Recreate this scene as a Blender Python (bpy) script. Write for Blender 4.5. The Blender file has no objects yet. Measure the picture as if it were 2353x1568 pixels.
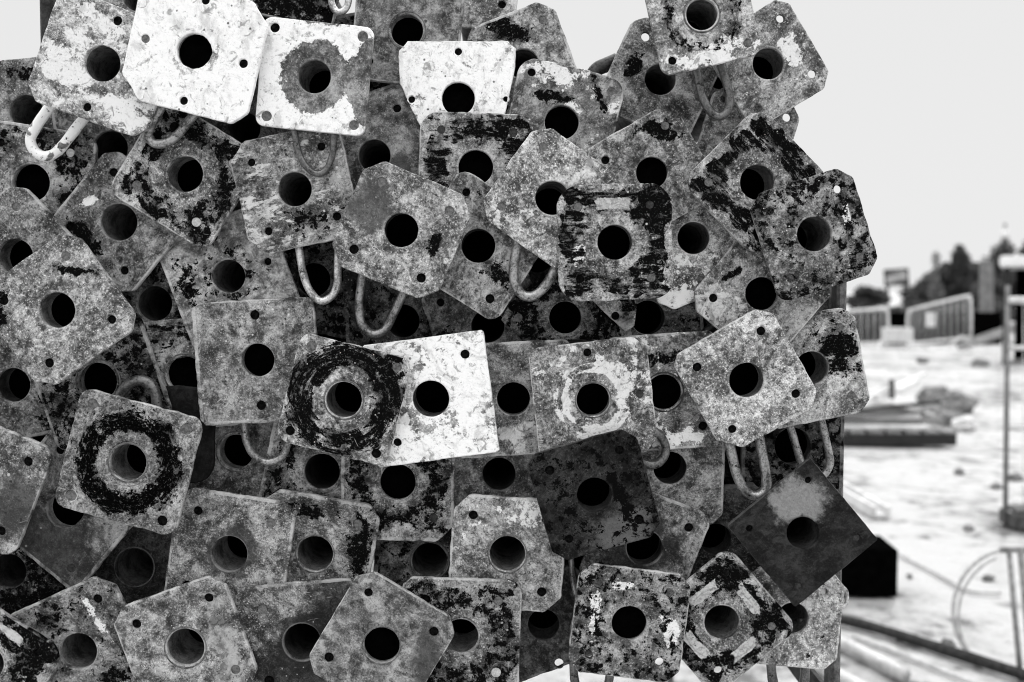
import bpy, bmesh, math, random
from mathutils import Vector, Matrix, Euler, noise as mnoise
R = math.radians
scene = bpy.context.scene
COL = scene.collection

# ------------------------------------------------------------------ camera, sky, sun, exposure
F = 35.0; FPX = 2353.0 * F / 36.0           # focal length in picture units (picture is 2353 x 1568 units)
CAMZ = 1.25; PITCH = R(2.85)
cd = bpy.data.cameras.new("camera"); cam = bpy.data.objects.new("camera", cd); COL.objects.link(cam)
cam.location = (0, 0, CAMZ); cam.rotation_euler = (R(90) - PITCH, 0, 0)
cd.lens = F; cd.sensor_width = 36; cd.clip_start = 0.05; cd.clip_end = 2000
cd.dof.use_dof = True; cd.dof.focus_distance = 1.066; cd.dof.aperture_fstop = 4.4
scene.camera = cam
scene.render.resolution_x = 1024; scene.render.resolution_y = 682

SUN_EL, SUN_AZ = R(48), R(28)                # high behind the stack, a little to the right
w = bpy.data.worlds.new("World"); scene.world = w; w.use_nodes = True
nt = w.node_tree; nt.nodes.clear(); N = nt.nodes.new; Lk = nt.links.new
out = N('ShaderNodeOutputWorld'); bg = N('ShaderNodeBackground'); Lk(bg.outputs[0], out.inputs[0])
sky = N('ShaderNodeTexSky'); sky.sky_type = 'NISHITA'; sky.sun_disc = False
sky.sun_elevation = SUN_EL; sky.sun_rotation = SUN_AZ
bw = N('ShaderNodeRGBToBW'); Lk(sky.outputs[0], bw.inputs[0])
mr0 = N('ShaderNodeMath'); mr0.operation = 'MULTIPLY'; mr0.inputs[1].default_value = 0.004; Lk(bw.outputs[0], mr0.inputs[0])
tc = N('ShaderNodeTexCoord'); sx = N('ShaderNodeSeparateXYZ'); Lk(tc.outputs['Generated'], sx.inputs[0])
mr = N('ShaderNodeMapRange'); mr.inputs['From Min'].default_value = 0.36; mr.inputs['From Max'].default_value = 1.0
mr.inputs['To Min'].default_value = 0.80; mr.inputs['To Max'].default_value = 3.3; mr.clamp = True   # overcast: brighter overhead
Lk(sx.outputs['Z'], mr.inputs['Value'])
ad = N('ShaderNodeMath'); ad.operation = 'ADD'; Lk(mr.outputs[0], ad.inputs[0]); Lk(mr0.outputs[0], ad.inputs[1])
Lk(ad.outputs[0], bg.inputs['Color']); bg.inputs['Strength'].default_value = 1.0
sd = bpy.data.lights.new("sun", 'SUN'); sun = bpy.data.objects.new("sun", sd); COL.objects.link(sun)
sd.energy = 2.0; sd.angle = R(3); sd.color = (1, 1, 1)
sun.rotation_euler = Euler((-(R(90) - SUN_EL), 0, -SUN_AZ), 'XYZ')
sun.location = (3, 8, 9)
scene.view_settings.view_transform = 'Standard'; scene.view_settings.look = 'None'
scene.view_settings.exposure = 0.0; scene.view_settings.gamma = 1
scene.cycles.filter_width = 1.05; scene.cycles.max_bounces = 6; scene.cycles.diffuse_bounces = 4

# ------------------------------------------------------------------ picture -> world helpers
CR = Euler(cam.rotation_euler).to_matrix()
def ray(u, v):
    return CR @ Vector(((u - 1176.5) / FPX, (784 - v) / FPX, -1.0))
def V(u, v, Y):
    d = ray(u, v); return Vector((0, 0, CAMZ)) + d * (Y / d.y)
def G(u, v, z=0.0):
    d = ray(u, v); return Vector((0, 0, CAMZ)) + d * ((z - CAMZ) / d.z)
def scale_at(P):                              # metres per picture unit at a point
    a = (CR.transposed() @ (P - Vector((0, 0, CAMZ)))); return -a.z / FPX

def tag(o, label=None, cat=None, group=None, kind=None):
    if label: o['label'] = label
    if cat: o['category'] = cat
    if group: o['group'] = group
    if kind: o['kind'] = kind
    return o
def empty(name, loc, rot=None):
    o = bpy.data.objects.new(name, None); COL.objects.link(o); o.location = loc; o.empty_display_size = .05
    if rot is not None: o.rotation_euler = rot
    return o
def link(name, me, mat, parent=None, smooth=False):
    o = bpy.data.objects.new(name, me); COL.objects.link(o)
    if mat and not me.materials: me.materials.append(mat)
    if parent: o.parent = parent
    if smooth:
        me.polygons.foreach_set('use_smooth', [True] * len(me.polygons))
    return o
def from_bm(name, bm, mat, parent=None, smooth=False):
    me = bpy.data.meshes.new(name); bm.normal_update(); bm.to_mesh(me); bm.free()
    return link(name, me, mat, parent, smooth)
def add_box(bm, c, s, rot=None):
    M = Matrix.Translation(c) @ (rot.to_4x4() if rot else Matrix.Identity(4)) @ Matrix.Diagonal((s[0], s[1], s[2], 1))
    return bmesh.ops.create_cube(bm, size=1, matrix=M)['verts']
def add_tube(bm, pts, r, seg=10, closed=False, wob=0.0, cap=True):
    pts = [Vector(p) for p in pts]; n = len(pts); rings = []
    ref = None
    for i, p in enumerate(pts):
        a = pts[(i - 1) % n] if (closed or i > 0) else p
        b = pts[(i + 1) % n] if (closed or i < n - 1) else p
        t = (b - a).normalized()
        if ref is None:
            ref = t.orthogonal().normalized()
        ref = (ref - t * ref.dot(t)).normalized(); q = t.cross(ref)
        rr = r * (1 + wob * (mnoise.noise(p * 90) if wob else 0))
        rings.append([bm.verts.new(p + (ref * math.cos(2 * math.pi * k / seg) + q * math.sin(2 * math.pi * k / seg)) * rr) for k in range(seg)])
    m = n if closed else n - 1
    for i in range(m):
        A, B = rings[i], rings[(i + 1) % n]
        for k in range(seg):
            bm.faces.new((A[k], A[(k + 1) % seg], B[(k + 1) % seg], B[k]))
    if cap and not closed:
        bm.faces.new(list(reversed(rings[0]))); bm.faces.new(rings[-1])
def smooth_path(pts, n=8):
    pts = [Vector(p) for p in pts]; P = [pts[0] * 2 - pts[1]] + pts + [pts[-1] * 2 - pts[-2]]; o = []
    for i in range(1, len(P) - 2):
        for k in range(n):
            t = k / n; a, b, c, d = P[i - 1], P[i], P[i + 1], P[i + 2]
            o.append(0.5 * ((2 * b) + (c - a) * t + (2 * a - 5 * b + 4 * c - d) * t * t + (-a + 3 * b - 3 * c + d) * t ** 3))
    o.append(pts[-1]); return o

# ------------------------------------------------------------------ node helper
class NB:
    def __init__(s, name):
        s.m = bpy.data.materials.new(name); s.m.use_nodes = True; s.t = s.m.node_tree
        s.b = s.t.nodes['Principled BSDF']; s.tc = s.t.nodes.new('ShaderNodeTexCoord')
    def n(s, ty): return s.t.nodes.new(ty)
    def put(s, sock, v):
        if isinstance(v, bpy.types.NodeSocket): s.t.links.new(v, sock)
        else: sock.default_value = v
    def math(s, op, a, b=0.0, c=None, clamp=False):
        n = s.n('ShaderNodeMath'); n.operation = op; n.use_clamp = clamp
        s.put(n.inputs[0], a); s.put(n.inputs[1], b)
        if c is not None: s.put(n.inputs[2], c)
        return n.outputs[0]
    def map(s, vec, loc=(0, 0, 0), rot=(0, 0, 0), sc=(1, 1, 1)):
        n = s.n('ShaderNodeMapping'); s.put(n.inputs[0], vec)
        n.inputs['Location'].default_value = loc; n.inputs['Rotation'].default_value = rot; n.inputs['Scale'].default_value = sc
        return n.outputs[0]
    def noise(s, vec, scale, detail=4, rough=.6, dist=0.0):
        n = s.n('ShaderNodeTexNoise'); s.put(n.inputs['Vector'], vec)
        n.inputs['Scale'].default_value = scale; n.inputs['Detail'].default_value = detail
        n.inputs['Roughness'].default_value = rough; n.inputs['Distortion'].default_value = dist
        return n.outputs['Fac']
    def vor(s, vec, scale):
        n = s.n('ShaderNodeTexVoronoi'); s.put(n.inputs['Vector'], vec); n.inputs['Scale'].default_value = scale
        return n.outputs['Distance'], n.outputs['Color']
    def step(s, v, lo, hi, a=0.0, b=1.0):
        n = s.n('ShaderNodeMapRange'); n.interpolation_type = 'SMOOTHSTEP'
        s.put(n.inputs['Value'], v); n.inputs['From Min'].default_value = lo; n.inputs['From Max'].default_value = hi
        s.put(n.inputs['To Min'], a); s.put(n.inputs['To Max'], b); return n.outputs[0]
    def mix(s, f, a, b):
        n = s.n('ShaderNodeMix'); n.data_type = 'FLOAT'; s.put(n.inputs[0], f); s.put(n.inputs[2], a); s.put(n.inputs[3], b)
        return n.outputs[0]
    def length(s, vec):
        n = s.n('ShaderNodeVectorMath'); n.operation = 'LENGTH'; s.put(n.inputs[0], vec); return n.outputs['Value']
    def sep(s, vec):
        n = s.n('ShaderNodeSeparateXYZ'); s.put(n.inputs[0], vec); return n.outputs
    def comb(s, x, y, z=0.0):
        n = s.n('ShaderNodeCombineXYZ'); s.put(n.inputs[0], x); s.put(n.inputs[1], y); s.put(n.inputs[2], z); return n.outputs[0]
    def bump(s, h, strength, dist):
        n = s.n('ShaderNodeBump'); n.inputs['Strength'].default_value = strength; n.inputs['Distance'].default_value = dist
        s.put(n.inputs['Height'], h); s.t.links.new(n.outputs[0], s.b.inputs['Normal'])
    def color(s, v):
        s.put(s.b.inputs['Base Color'], v) if isinstance(v, bpy.types.NodeSocket) else s.b.inputs['Base Color'].__setattr__('default_value', (v, v, v, 1))
    def rs(s, rough, spec=.3, metal=0.0):
        s.put(s.b.inputs['Roughness'], rough); s.b.inputs['Specular IOR Level'].default_value = spec; s.put(s.b.inputs['Metallic'], metal)

PX = 1.06 / FPX       # metres per unit on the face of the stack

def plate_mat(name, hw, hh, r0, seed, lo=.06, hi=.30, white=0.0, wv=.8, dark=0.0, dv=.012, style='', blobs=(), fine=1.0, rot=0.0, dsc=85, edge=1.0, scr=1.0):
    """weathered steel in the plate's own coordinates: grit, paint or cement skin, tar and rust skin, scratches, chips, worn and highlighted rim, painted shade"""
    s = NB(name); rnd = random.Random(seed); lo *= .75; hi *= 1.16
    if style and dark > .5: dark -= .022
    P = s.tc.outputs['Object']
    off = (rnd.uniform(-9, 9), rnd.uniform(-9, 9), rnd.uniform(-9, 9))
    Q = s.map(P, off)
    n1 = s.noise(Q, rnd.uniform(20, 44), 5, .62, rnd.uniform(0, .8)); n2 = s.noise(Q, rnd.uniform(120, 240), 5, .7, rnd.uniform(0, .5)); n3 = s.noise(Q, 520, 4, .8)
    nw = s.noise(Q, 48, 10, .72, .15) if style != 'fleck' else s.noise(s.map(Q, sc=(.75, 1.8, 1)), 75, 8, .66, .2); nd = s.noise(s.map(P, (off[1], off[2], off[0])), dsc, 9, .70, .25)
    xy = s.sep(P); X, Y = xy[0], xy[1]
    rad = s.length(s.comb(X, Y))
    mixn = s.math('ADD', s.math('MULTIPLY', n1, .50), s.math('ADD', s.math('MULTIPLY', n2, .30), s.math('MULTIPLY', n3, .20)))
    t = s.step(mixn, .40, .60)
    v = s.mix(t, lo, hi)
    n4 = s.noise(s.map(s.map(Q, (7, 3, 1), (0, 0, rnd.uniform(0, 3))), sc=(1, rnd.uniform(.5, 1), 1)), rnd.uniform(40, 110), 6, .72, rnd.uniform(0, 1.2)); v = s.math('MULTIPLY', v, s.step(n4, .40, .60, .5, 1.45))
    nv = s.noise(s.map(Q, (2, 8, 5)), 110, 5, .6, .9)          # thin wandering lines of lime
    vein = s.math('MULTIPLY', s.step(s.math('ABSOLUTE', s.math('SUBTRACT', nv, .5)), .016, .004), s.step(n1, .47, .56)); v = s.mix(s.math('MULTIPLY', vein, rnd.uniform(.2, .95) * fine), v, hi * 1.9 + .04)
    # fine light and dark crystals of corroded steel
    g = s.step(n3, .52, .68, 0.0, rnd.uniform(.45, .85) * fine); v = s.mix(s.math('MULTIPLY', g, s.step(n2, .44, .56)), v, hi * 2.6 + .06)
    g2 = s.step(s.math('ADD', s.math('MULTIPLY', n3, .6), s.math('MULTIPLY', n2, .4)), .465, .39, 0.0, .85 * fine); v = s.mix(g2, v, lo * .35)
    # cement or paint skin
    wb = white - 1.0
    wsum = s.math('ADD', nw, wb)
    dsrc = nd = s.math('ADD', nd, s.math('ADD', s.math('MULTIPLY', s.math('SUBTRACT', n2, .5), .55), s.math('MULTIPLY', s.math('SUBTRACT', n3, .5), .22)))
    if style in ('ring', 'swirl'):
        ang = s.math('ARCTAN2', Y, X)
        pol = s.comb(s.math('MULTIPLY', rad, 1.5), s.math('MULTIPLY', ang, .007 if style == 'swirl' else .035), off[0])
        npz = s.noise(pol, 130, 6, .72, .2)
        dsrc = s.math('ADD', s.math('MULTIPLY', nd, .45), s.math('MULTIPLY', npz, .55))
    if style == 'streak':
        ns = s.noise(s.map(P, off, (0, 0, R(rot)), (.35, 1.6, 1)), 75, 7, .75, .3)
        dsrc = s.math('ADD', s.math('MULTIPLY', nd, .4), s.math('MULTIPLY', ns, .6))
    dsum = s.math('ADD', s.math('ADD', dsrc, dark - 1.0), s.math('MULTIPLY', s.math('SUBTRACT', n3, .5), .16))
    r1 = r0 * PX
    if style and style != 'fleck':
        # kept clean next to the hole and at the rim
        outer = s.step(rad, hw * PX * (1.12 if style == 'ring' else 1.3), hw * PX * (.62 if style == 'ring' else .85)) if style in ('ring', 'swirl') else None
        ring = s.math('MULTIPLY', s.step(s.math('ADD', rad, s.math('MULTIPLY', s.math('SUBTRACT', n1, .5), .02)), r1 * 1.25, r1 * 2.0), outer) if outer is not None else s.math('MULTIPLY', s.step(s.math('ADD', rad, s.math('MULTIPLY', s.math('SUBTRACT', n1, .5), .03)), r1 * 1.25, r1 * 2.1), s.step(s.math('ADD', s.math('MAXIMUM', s.math('ABSOLUTE', X), s.math('ABSOLUTE', Y)), s.math('MULTIPLY', s.math('SUBTRACT', n1, .5), .05)), hw * PX * .96, hw * PX * (.72 if style == 'ring' else .86)))
        dsum = s.math('ADD', dsum, s.math('MULTIPLY', s.math('SUBTRACT', ring, 1.0), .22 if dark else .3))
    else:
        dsum = s.math('SUBTRACT', dsum, s.step(rad, r1 * 1.9, r1 * 1.0, 0, .07))
    bars = []; vals = []
    for (kind, bx, by, rx, ry, ba, soft) in blobs:       # shapes given as seen in the picture, relative to the hole
        a = R(rot); lx = (bx * math.cos(a) + by * math.sin(a)) * PX; ly = -(-bx * math.sin(a) + by * math.cos(a)) * PX
        tr = s.map(P, (-lx, -ly, 0)); tr = s.map(tr, rot=(0, 0, R(ba - rot)))
        if kind == 'R':                                  # scraped ring of radius rx
            rr = s.length(s.map(tr, sc=(1, 1, 0))); m = s.math('SUBTRACT', 1.0, s.math('DIVIDE', s.math('ABSOLUTE', s.math('SUBTRACT', rr, rx * PX)), ry * PX))
            wsum = s.math('MAXIMUM', wsum, s.math('ADD', s.math('MULTIPLY', s.math('MAXIMUM', m, -1.0), soft), s.math('MULTIPLY', s.math('ADD', s.math('SUBTRACT', nw, .53), s.math('SUBTRACT', n1, .52)), .8))); continue
        tr = s.map(tr, sc=(1 / (rx * PX), 1 / (ry * PX), 0))
        if kind == 'B':                                  # pale bar pressed on last
            q = s.sep(tr); m = s.math('SUBTRACT', 1.0, s.math('MAXIMUM', s.math('ABSOLUTE', q[0]), s.math('ABSOLUTE', q[1])))
            bars.append(s.step(s.math('ADD', m, s.math('MULTIPLY', s.math('SUBTRACT', nw, .5), 2.2)), -.06, .10)); continue
        m = s.math('SUBTRACT', 1.0, s.length(tr))
        m = s.math('MAXIMUM', m, -1.0)
        if kind == 'w': wsum = s.math('MAXIMUM', wsum, s.math('ADD', s.math('SUBTRACT', s.math('MULTIPLY', m, soft * .7), .03), s.math('MULTIPLY', s.math('SUBTRACT', nw, .5), 1.2)))
        elif kind == 'W': wsum = s.math('SUBTRACT', wsum, s.math('MULTIPLY', s.math('MAXIMUM', m, 0.0), soft))
        elif kind == 'd': dsum = s.math('MAXIMUM', dsum, s.math('ADD', s.math('SUBTRACT', s.math('MULTIPLY', m, soft * .6), .05), s.math('SUBTRACT', nd, .5)))
        elif kind == 'D': dsum = s.math('SUBTRACT', dsum, s.math('MULTIPLY', s.math('MAXIMUM', m, 0.0), soft))
        else: vals.append((m, kind, soft))
    for (m, kind, soft) in vals:                        # 'g.12' = patch of that tone; on half-dark plates it paints shade
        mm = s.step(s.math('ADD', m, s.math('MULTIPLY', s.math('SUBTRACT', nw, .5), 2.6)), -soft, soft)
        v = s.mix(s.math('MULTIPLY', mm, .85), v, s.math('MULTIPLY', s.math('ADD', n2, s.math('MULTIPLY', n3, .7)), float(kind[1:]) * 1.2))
    wm = s.step(wsum, -.012, .018)
    wcol = s.mix(s.step(n2, .30, .46), wv * .72, wv)
    if wv < .7: wcol = s.math('MULTIPLY', wcol, s.step(n4, .38, .60, .62, 1.25))
    wcol = s.math('MULTIPLY', wcol, s.step(n4, .36, .50, .72, 1.0)); wcol = s.math('MULTIPLY', wcol, s.step(nv, .33, .44, .45, 1.0)); wcol = s.mix(s.math('MULTIPLY', s.step(n3, .58, .68, 0, .8), s.step(n1, .50, .62)), wcol, wv * .22)
    if white > 0 or any(b[0] in 'wR' for b in blobs): v = s.mix(wm, v, wcol)
    dm = s.step(dsum, -.008, .012)
    dcol = s.mix(s.step(n3, .60, .72), dv * .35, hi * .8)
    if dark > 0 or any(b[0] == 'd' for b in blobs): v = s.mix(dm, v, dcol)
    for bmk in bars: v = s.mix(bmk, v, s.mix(s.step(n2, .36, .56), .30, .56))
    # scratches in two directions
    if scr > 0:
        for q in range(2):
            a = rnd.uniform(0, 180)
            sc = s.noise(s.map(s.map(P, rot=(0, 0, R(a))), (off[2] + q, off[0], q), (0, 0, 0), (.05, 1, 1)), 900, 2, .5)
            gate = s.noise(s.map(P, (q * 3.3 + off[1], 0, 0)), 60, 3, .6)
            mk = s.math('MULTIPLY', s.step(sc, .66, .72), s.step(gate, .52, .62))
            v = s.mix(s.math('MULTIPLY', mk, .55 * scr), v, hi * 1.8 + .06 if q == 0 else lo * .4)
    # chips: splashes and pits
    d, c = s.vor(Q, rnd.uniform(90, 330)); ca = rnd.uniform(.84, .96); cs = s.sep(c)
    chip = s.math('MULTIPLY', s.step(s.math('ADD', d, s.math('MULTIPLY', n3, .2)), .34, .24), s.step(cs[0], ca, ca + .02))
    v = s.mix(s.math('MULTIPLY', chip, rnd.uniform(.3, .8) * fine), v, min(.75, hi * 2.2 + .1))
    pit = s.math('MULTIPLY', s.step(s.math('ADD', d, s.math('MULTIPLY', n3, .3)), .40, .30), s.step(cs[1], .88, .91))
    v = s.mix(s.math('MULTIPLY', pit, .85), v, .02)
    # rim wear plus painted highlight, and a collar of weld round the hole
    ed = s.math('MAXIMUM', s.math('DIVIDE', s.math('ABSOLUTE', X), hw * PX), s.math('DIVIDE', s.math('ABSOLUTE', Y), hh * PX))
    em = s.math('MULTIPLY', s.step(s.math('ADD', ed, s.math('MULTIPLY', n2, .025)), .992, 1.004), s.step(n1, .38, .58))
    v = s.mix(s.math('MULTIPLY', em, .62 * edge), v, min(.6, hi * 1.7 + .05))
    col = s.math('MULTIPLY', s.step(rad, r1 * 1.13, r1 * 1.05), s.step(n1, .36, .6)); v = s.mix(s.math('MULTIPLY', col, .45), v, hi * 1.3)
    v = s.math('MINIMUM', v, .93)
    s.color(v)
    s.rs(s.mix(n2, .55, .9), .10); s.put(s.b.inputs['Specular IOR Level'], s.mix(dm, .12, 0.0))
    h = s.math('ADD', s.math('MULTIPLY', n2, .6), s.math('MULTIPLY', n3, .4))
    h = s.math('ADD', h, s.math('MULTIPLY', wm, .25)) if white > 0 else h
    h = s.math('ADD', h, s.math('MULTIPLY', dm, .35)) if dark > 0 else h
    if style in ('ring', 'swirl', 'edge'):               # stamped collar and raised ring
        for q, wd in ((1.22, .12), (2.15, .14)):
            h = s.math('ADD', h, s.step(s.math('ABSOLUTE', s.math('SUBTRACT', rad, r1 * q)), r1 * wd, r1 * wd * .3, 0, .8))
    s.bump(h, .9, .0014)
    return s.m

def simple_mat(name, lo, hi, scale=40, detail=5, rough=.7, spec=.12, bump=.3, bd=.002, metal=0.0, stretch=(1, 1, 1)):
    s = NB(name); P = s.map(s.tc.outputs['Object'], sc=stretch)
    n = s.noise(P, scale, detail, .65); n2 = s.noise(P, scale * 7, 3, .7)
    s.color(s.mix(s.step(s.math('ADD', s.math('MULTIPLY', n, .65), s.math('MULTIPLY', n2, .35)), .35, .65), lo, hi))
    s.rs(rough, spec, metal)
    if bump: s.bump(s.math('ADD', n, n2), bump, bd)
    return s.m

# ------------------------------------------------------------------ steel props
STACK_Y = 1.045; LAYER = 0.0125; THICK = 0.0062
TUBE_MATS = [simple_mat('rusty_tube_%d' % i, a, b, 60, 5, .8) for i, (a, b) in enumerate([(.015, .07), (.04, .20), (.08, .30)])]
PLUG_MATS = {'f': simple_mat('mortar_plug_grey', .05, .2, 300), 'w': simple_mat('mortar_plug_pale', .35, .65, 300), 'k': simple_mat('mortar_plug_dark', .01, .06, 300)}

def outline(hw, hh, corners, rnd):
    """plate outline in local metres: corner list TL, TR, BR, BL; >0 chamfer, <0 rounded"""
    pts = []
    C = [(-hw, hh, corners[0]), (hw, hh, corners[1]), (hw, -hh, corners[2]), (-hw, -hh, corners[3])]
    dirs = [((0, -1), (1, 0)), ((-1, 0), (0, -1)), ((0, 1), (-1, 0)), ((1, 0), (0, 1))]
    for (x, y, c), (a, b) in zip(C, dirs):
        k = abs(c)
        p0 = (x + a[0] * k, y + a[1] * k); p1 = (x + b[0] * k, y + b[1] * k)
        if c >= 0 and k > 0:
            e = min(4, k * .2)
            for f in (0, .5, 1):      # chamfer with softened ends
                pass
            j = lambda: rnd.uniform(-1.2, 1.2)
            pts += [(p0[0] + a[0] * e, p0[1] + a[1] * e), (p0[0] + (p1[0] - p0[0]) * .08, p0[1] + (p1[1] - p0[1]) * .08),
                    ((p0[0] + p1[0]) / 2 + j(), (p0[1] + p1[1]) / 2 + j()),
                    (p0[0] + (p1[0] - p0[0]) * .92, p0[1] + (p1[1] - p0[1]) * .92), (p1[0] + b[0] * e, p1[1] + b[1] * e)]
        elif k > 0:
            cx, cy = x + (a[0] + b[0]) * k, y + (a[1] + b[1]) * k
            a0 = math.atan2(p0[1] - cy, p0[0] - cx); a1 = math.atan2(p1[1] - cy, p1[0] - cx)
            while a1 - a0 > math.pi: a1 -= 2 * math.pi
            while a0 - a1 > math.pi: a1 += 2 * math.pi
            for i in range(9):
                t = a0 + (a1 - a0) * i / 8; pts.append((cx + k * math.cos(t), cy + k * math.sin(t)))
        else: pts.append((x, y))
    return pts
def densify(pts, step, amp, seed):
    o = []; n = len(pts)
    for i in range(n):
        a, b = pts[i], pts[(i + 1) % n]; d = math.hypot(b[0] - a[0], b[1] - a[1]); m = max(1, int(d / step))
        for k in range(m):
            t = k / m; x = a[0] + (b[0] - a[0]) * t; y = a[1] + (b[1] - a[1]) * t
            q = Vector((x * .035 + seed, y * .035, seed * 1.7)); q2 = Vector((x * .16 + seed, y * .16, seed))
            o.append((x + (mnoise.noise(q) * 1.3 + mnoise.noise(q2) * .6) * amp, y + (mnoise.noise(q + Vector((9, 9, 9))) * 1.3 + mnoise.noise(q2 + Vector((5, 5, 5))) * .6) * amp))
    return o
def circle(cx, cy, r, n, jag, seed):
    o = []
    for i in range(n):
        a = 2 * math.pi * i / n
        rr = r * (1 + jag * (mnoise.noise(Vector((math.cos(a) * 2.2, math.sin(a) * 2.2, seed))) + .7 * mnoise.noise(Vector((math.cos(a) * 7, math.sin(a) * 7, seed + 3)))))
        o.append((cx + rr * math.cos(a), cy + rr * math.sin(a)))
    return o
def plate_mesh(name, loops, sc):
    cu = bpy.data.curves.new(name, 'CURVE'); cu.dimensions = '2D'; cu.fill_mode = 'BOTH'
    cu.extrude = THICK / 2 - .0009; cu.bevel_depth = .0009; cu.bevel_resolution = 1; cu.offset = -.0009
    for lp in loops:
        sp = cu.splines.new('POLY'); sp.points.add(len(lp) - 1)
        for p, (x, y) in zip(sp.points, lp): p.co = (x * sc, y * sc, 0, 1)
        sp.use_cyclic_u = True
    o = bpy.data.objects.new(name, cu)
    COL.objects.link(o)
    dg = bpy.context.evaluated_depsgraph_get()
    me = bpy.data.meshes.new_from_object(o.evaluated_get(dg), depsgraph=dg)
    bpy.data.objects.remove(o); bpy.data.curves.remove(cu)
    for v in me.vertices: v.co.z -= THICK / 2            # front face at z = 0
    me.materials.clear()
    return me
PROPS = []; SPEC = []; SEE_THROUGH = {10, 11, 13, 16, 21, 73, 74, 75, 76}   # bolt holes with daylight behind
PLUG_MATS['z'] = simple_mat('bolt_hole_shade', .001, .012, 300, spec=0)  # near-black disc that paints the shade inside an open bolt hole
SHADE_CAP_MAT = simple_mat('tube_shade_cap', .0005, .0015, spec=0)  # added black cap, painted as the darkness deep in the tube
def A(*a, **k): SPEC.append((a, k))
def clear_depth(me):
    # how far a tube runs before a neighbour set deeper stands in its way
    (pid, cx, cy, r, hw, hh, rot, _c, _h, z) = me[0][:10]; best = .55
    for a, k in SPEC:
        if a[0] == pid or a[9] <= z: continue
        dx, dy = cx - a[1], cy - a[2]; t = R(a[6]); lx = dx * math.cos(t) + dy * math.sin(t); ly = -dx * math.sin(t) + dy * math.cos(t)
        if abs(lx) < a[4] + r + 6 and abs(ly) < a[5] + r + 6: best = min(best, (a[9] - z) * LAYER - .0025)
    return max(best, THICK + .001)
def prop(pid, cx, cy, r, hw, hh, rot, corners, holes, z, label, mat, off=(0, 0), poly=None, jag=.012, tube=1, lip=None, clear=.55):
    rnd = random.Random(pid * 7 + 1)
    if not isinstance(corners, (list, tuple)): corners = [corners] * 4
    P0 = V(cx, cy, STACK_Y + z * LAYER); sc = scale_at(P0)
    a = R(rot)
    e = empty('steel_prop', P0)
    M = Euler((R(90), 0, 0)).to_matrix() @ Matrix.Rotation(-a, 3, 'Z') @ Euler((R(rnd.uniform(-.9, .9)), R(rnd.uniform(-.9, .9)), 0)).to_matrix()
    e.rotation_euler = M.to_euler()
    tag(e, label, 'scaffold prop', 'steel props stacked with their end plates facing out')
    if poly:
        ol = [((x - cx) * math.cos(a) + (y - cy) * math.sin(a), -(-(x - cx) * math.sin(a) + (y - cy) * math.cos(a))) for x, y in poly]
    else:
        ol = [(x + off[0], y - off[1]) for x, y in outline(hw, hh, corners, rnd)]
    ol = densify(ol, 7, rnd.uniform(.8, 2.0) if not poly else 1.6, pid * .37)
    loops = [ol, circle(0, 0, r, 64, jag, pid * 1.3)]
    plugs = []
    if holes:
        mode, d, spec = holes[:3]; br = holes[3] if len(holes) > 3 else 9.6
        if mode == 'c': pos = [(-d, d), (d, d), (d, -d), (-d, -d)]
        elif mode == 'm': pos = [(0, d), (d, 0), (0, -d), (-d, 0)]
        else: pos = [((x) * math.cos(a) + (y) * math.sin(a), -(-(x) * math.sin(a) + (y) * math.cos(a))) for x, y in d]
        for (x, y), k in zip(pos, spec):
            if k == '-': continue
            jx, jy = rnd.uniform(-1.5, 1.5), rnd.uniform(-1.5, 1.5); rr = br * rnd.uniform(.94, 1.06)
            loops.append(circle(x + jx, y + jy, rr, 20, .05, pid + x))
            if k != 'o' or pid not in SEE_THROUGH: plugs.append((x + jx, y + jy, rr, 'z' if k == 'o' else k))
    me = plate_mesh('end_plate', loops, sc)
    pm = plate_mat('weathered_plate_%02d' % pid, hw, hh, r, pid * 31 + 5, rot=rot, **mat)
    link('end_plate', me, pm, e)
    # tube: outer wall, lip, inner wall running back into the dark, black cap painted as its shade
    bm = bmesh.new(); seg = 40; ro = (r + 12) * sc; ri = (r + 1.6) * sc
    prof = [(ro, -THICK), (ro, -1.75), (ri, -1.75), (ri, -.55), (0, -.55)]; stop = min(.55, clear)
    inn = [(ri, -.0022)] + [(ri, -q) for q in (.02, .08, .2) if q < stop - .004] + [(ri, -stop), (0, -stop)]
    def lathe(pr, flip):
        prev = None
        for rr, zz in pr:
            if rr == 0:
                c = bm.verts.new((0, 0, zz))
                for k in range(seg): bm.faces.new((prev[k], prev[(k + 1) % seg], c)).material_index = 1
                break
            cur = [bm.verts.new((rr * math.cos(2 * math.pi * k / seg), rr * math.sin(2 * math.pi * k / seg), zz)) for k in range(seg)]
            if prev:
                for k in range(seg): bm.faces.new((prev[k], prev[(k + 1) % seg], cur[(k + 1) % seg], cur[k]))
            prev = cur
    lathe(prof[:2], False); lathe(inn, True)
    if lip:                                   # a raised weld collar on the face
        n = 48; pts = [(math.cos(2 * math.pi * k / n) * (r + lip) * sc, math.sin(2 * math.pi * k / n) * (r + lip) * sc, .0002) for k in range(n)]
        add_tube(bm, pts, .0007, 6, closed=True, wob=.5)
    from_bm('tube', bm, TUBE_MATS[tube], e, True).data.materials.append(SHADE_CAP_MAT)
    for x, y, rr, k in plugs:
        bm = bmesh.new()
        bmesh.ops.create_cone(bm, cap_ends=True, segments=16, radius1=rr * sc * 1.02, radius2=rr * sc * .99, depth=.003, matrix=Matrix.Translation((x * sc, y * sc, -.0046 if k == 'z' else -.0024)))
        from_bm('hole_shade_disc' if k == 'z' else 'mortar_plug', bm, PLUG_MATS[k], e)  # open holes get a disc of painted shade, filled ones mortar
    PROPS.append(e)
    return e

mid = dict(lo=.05, hi=.26)
def M_(**k): return k
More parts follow.
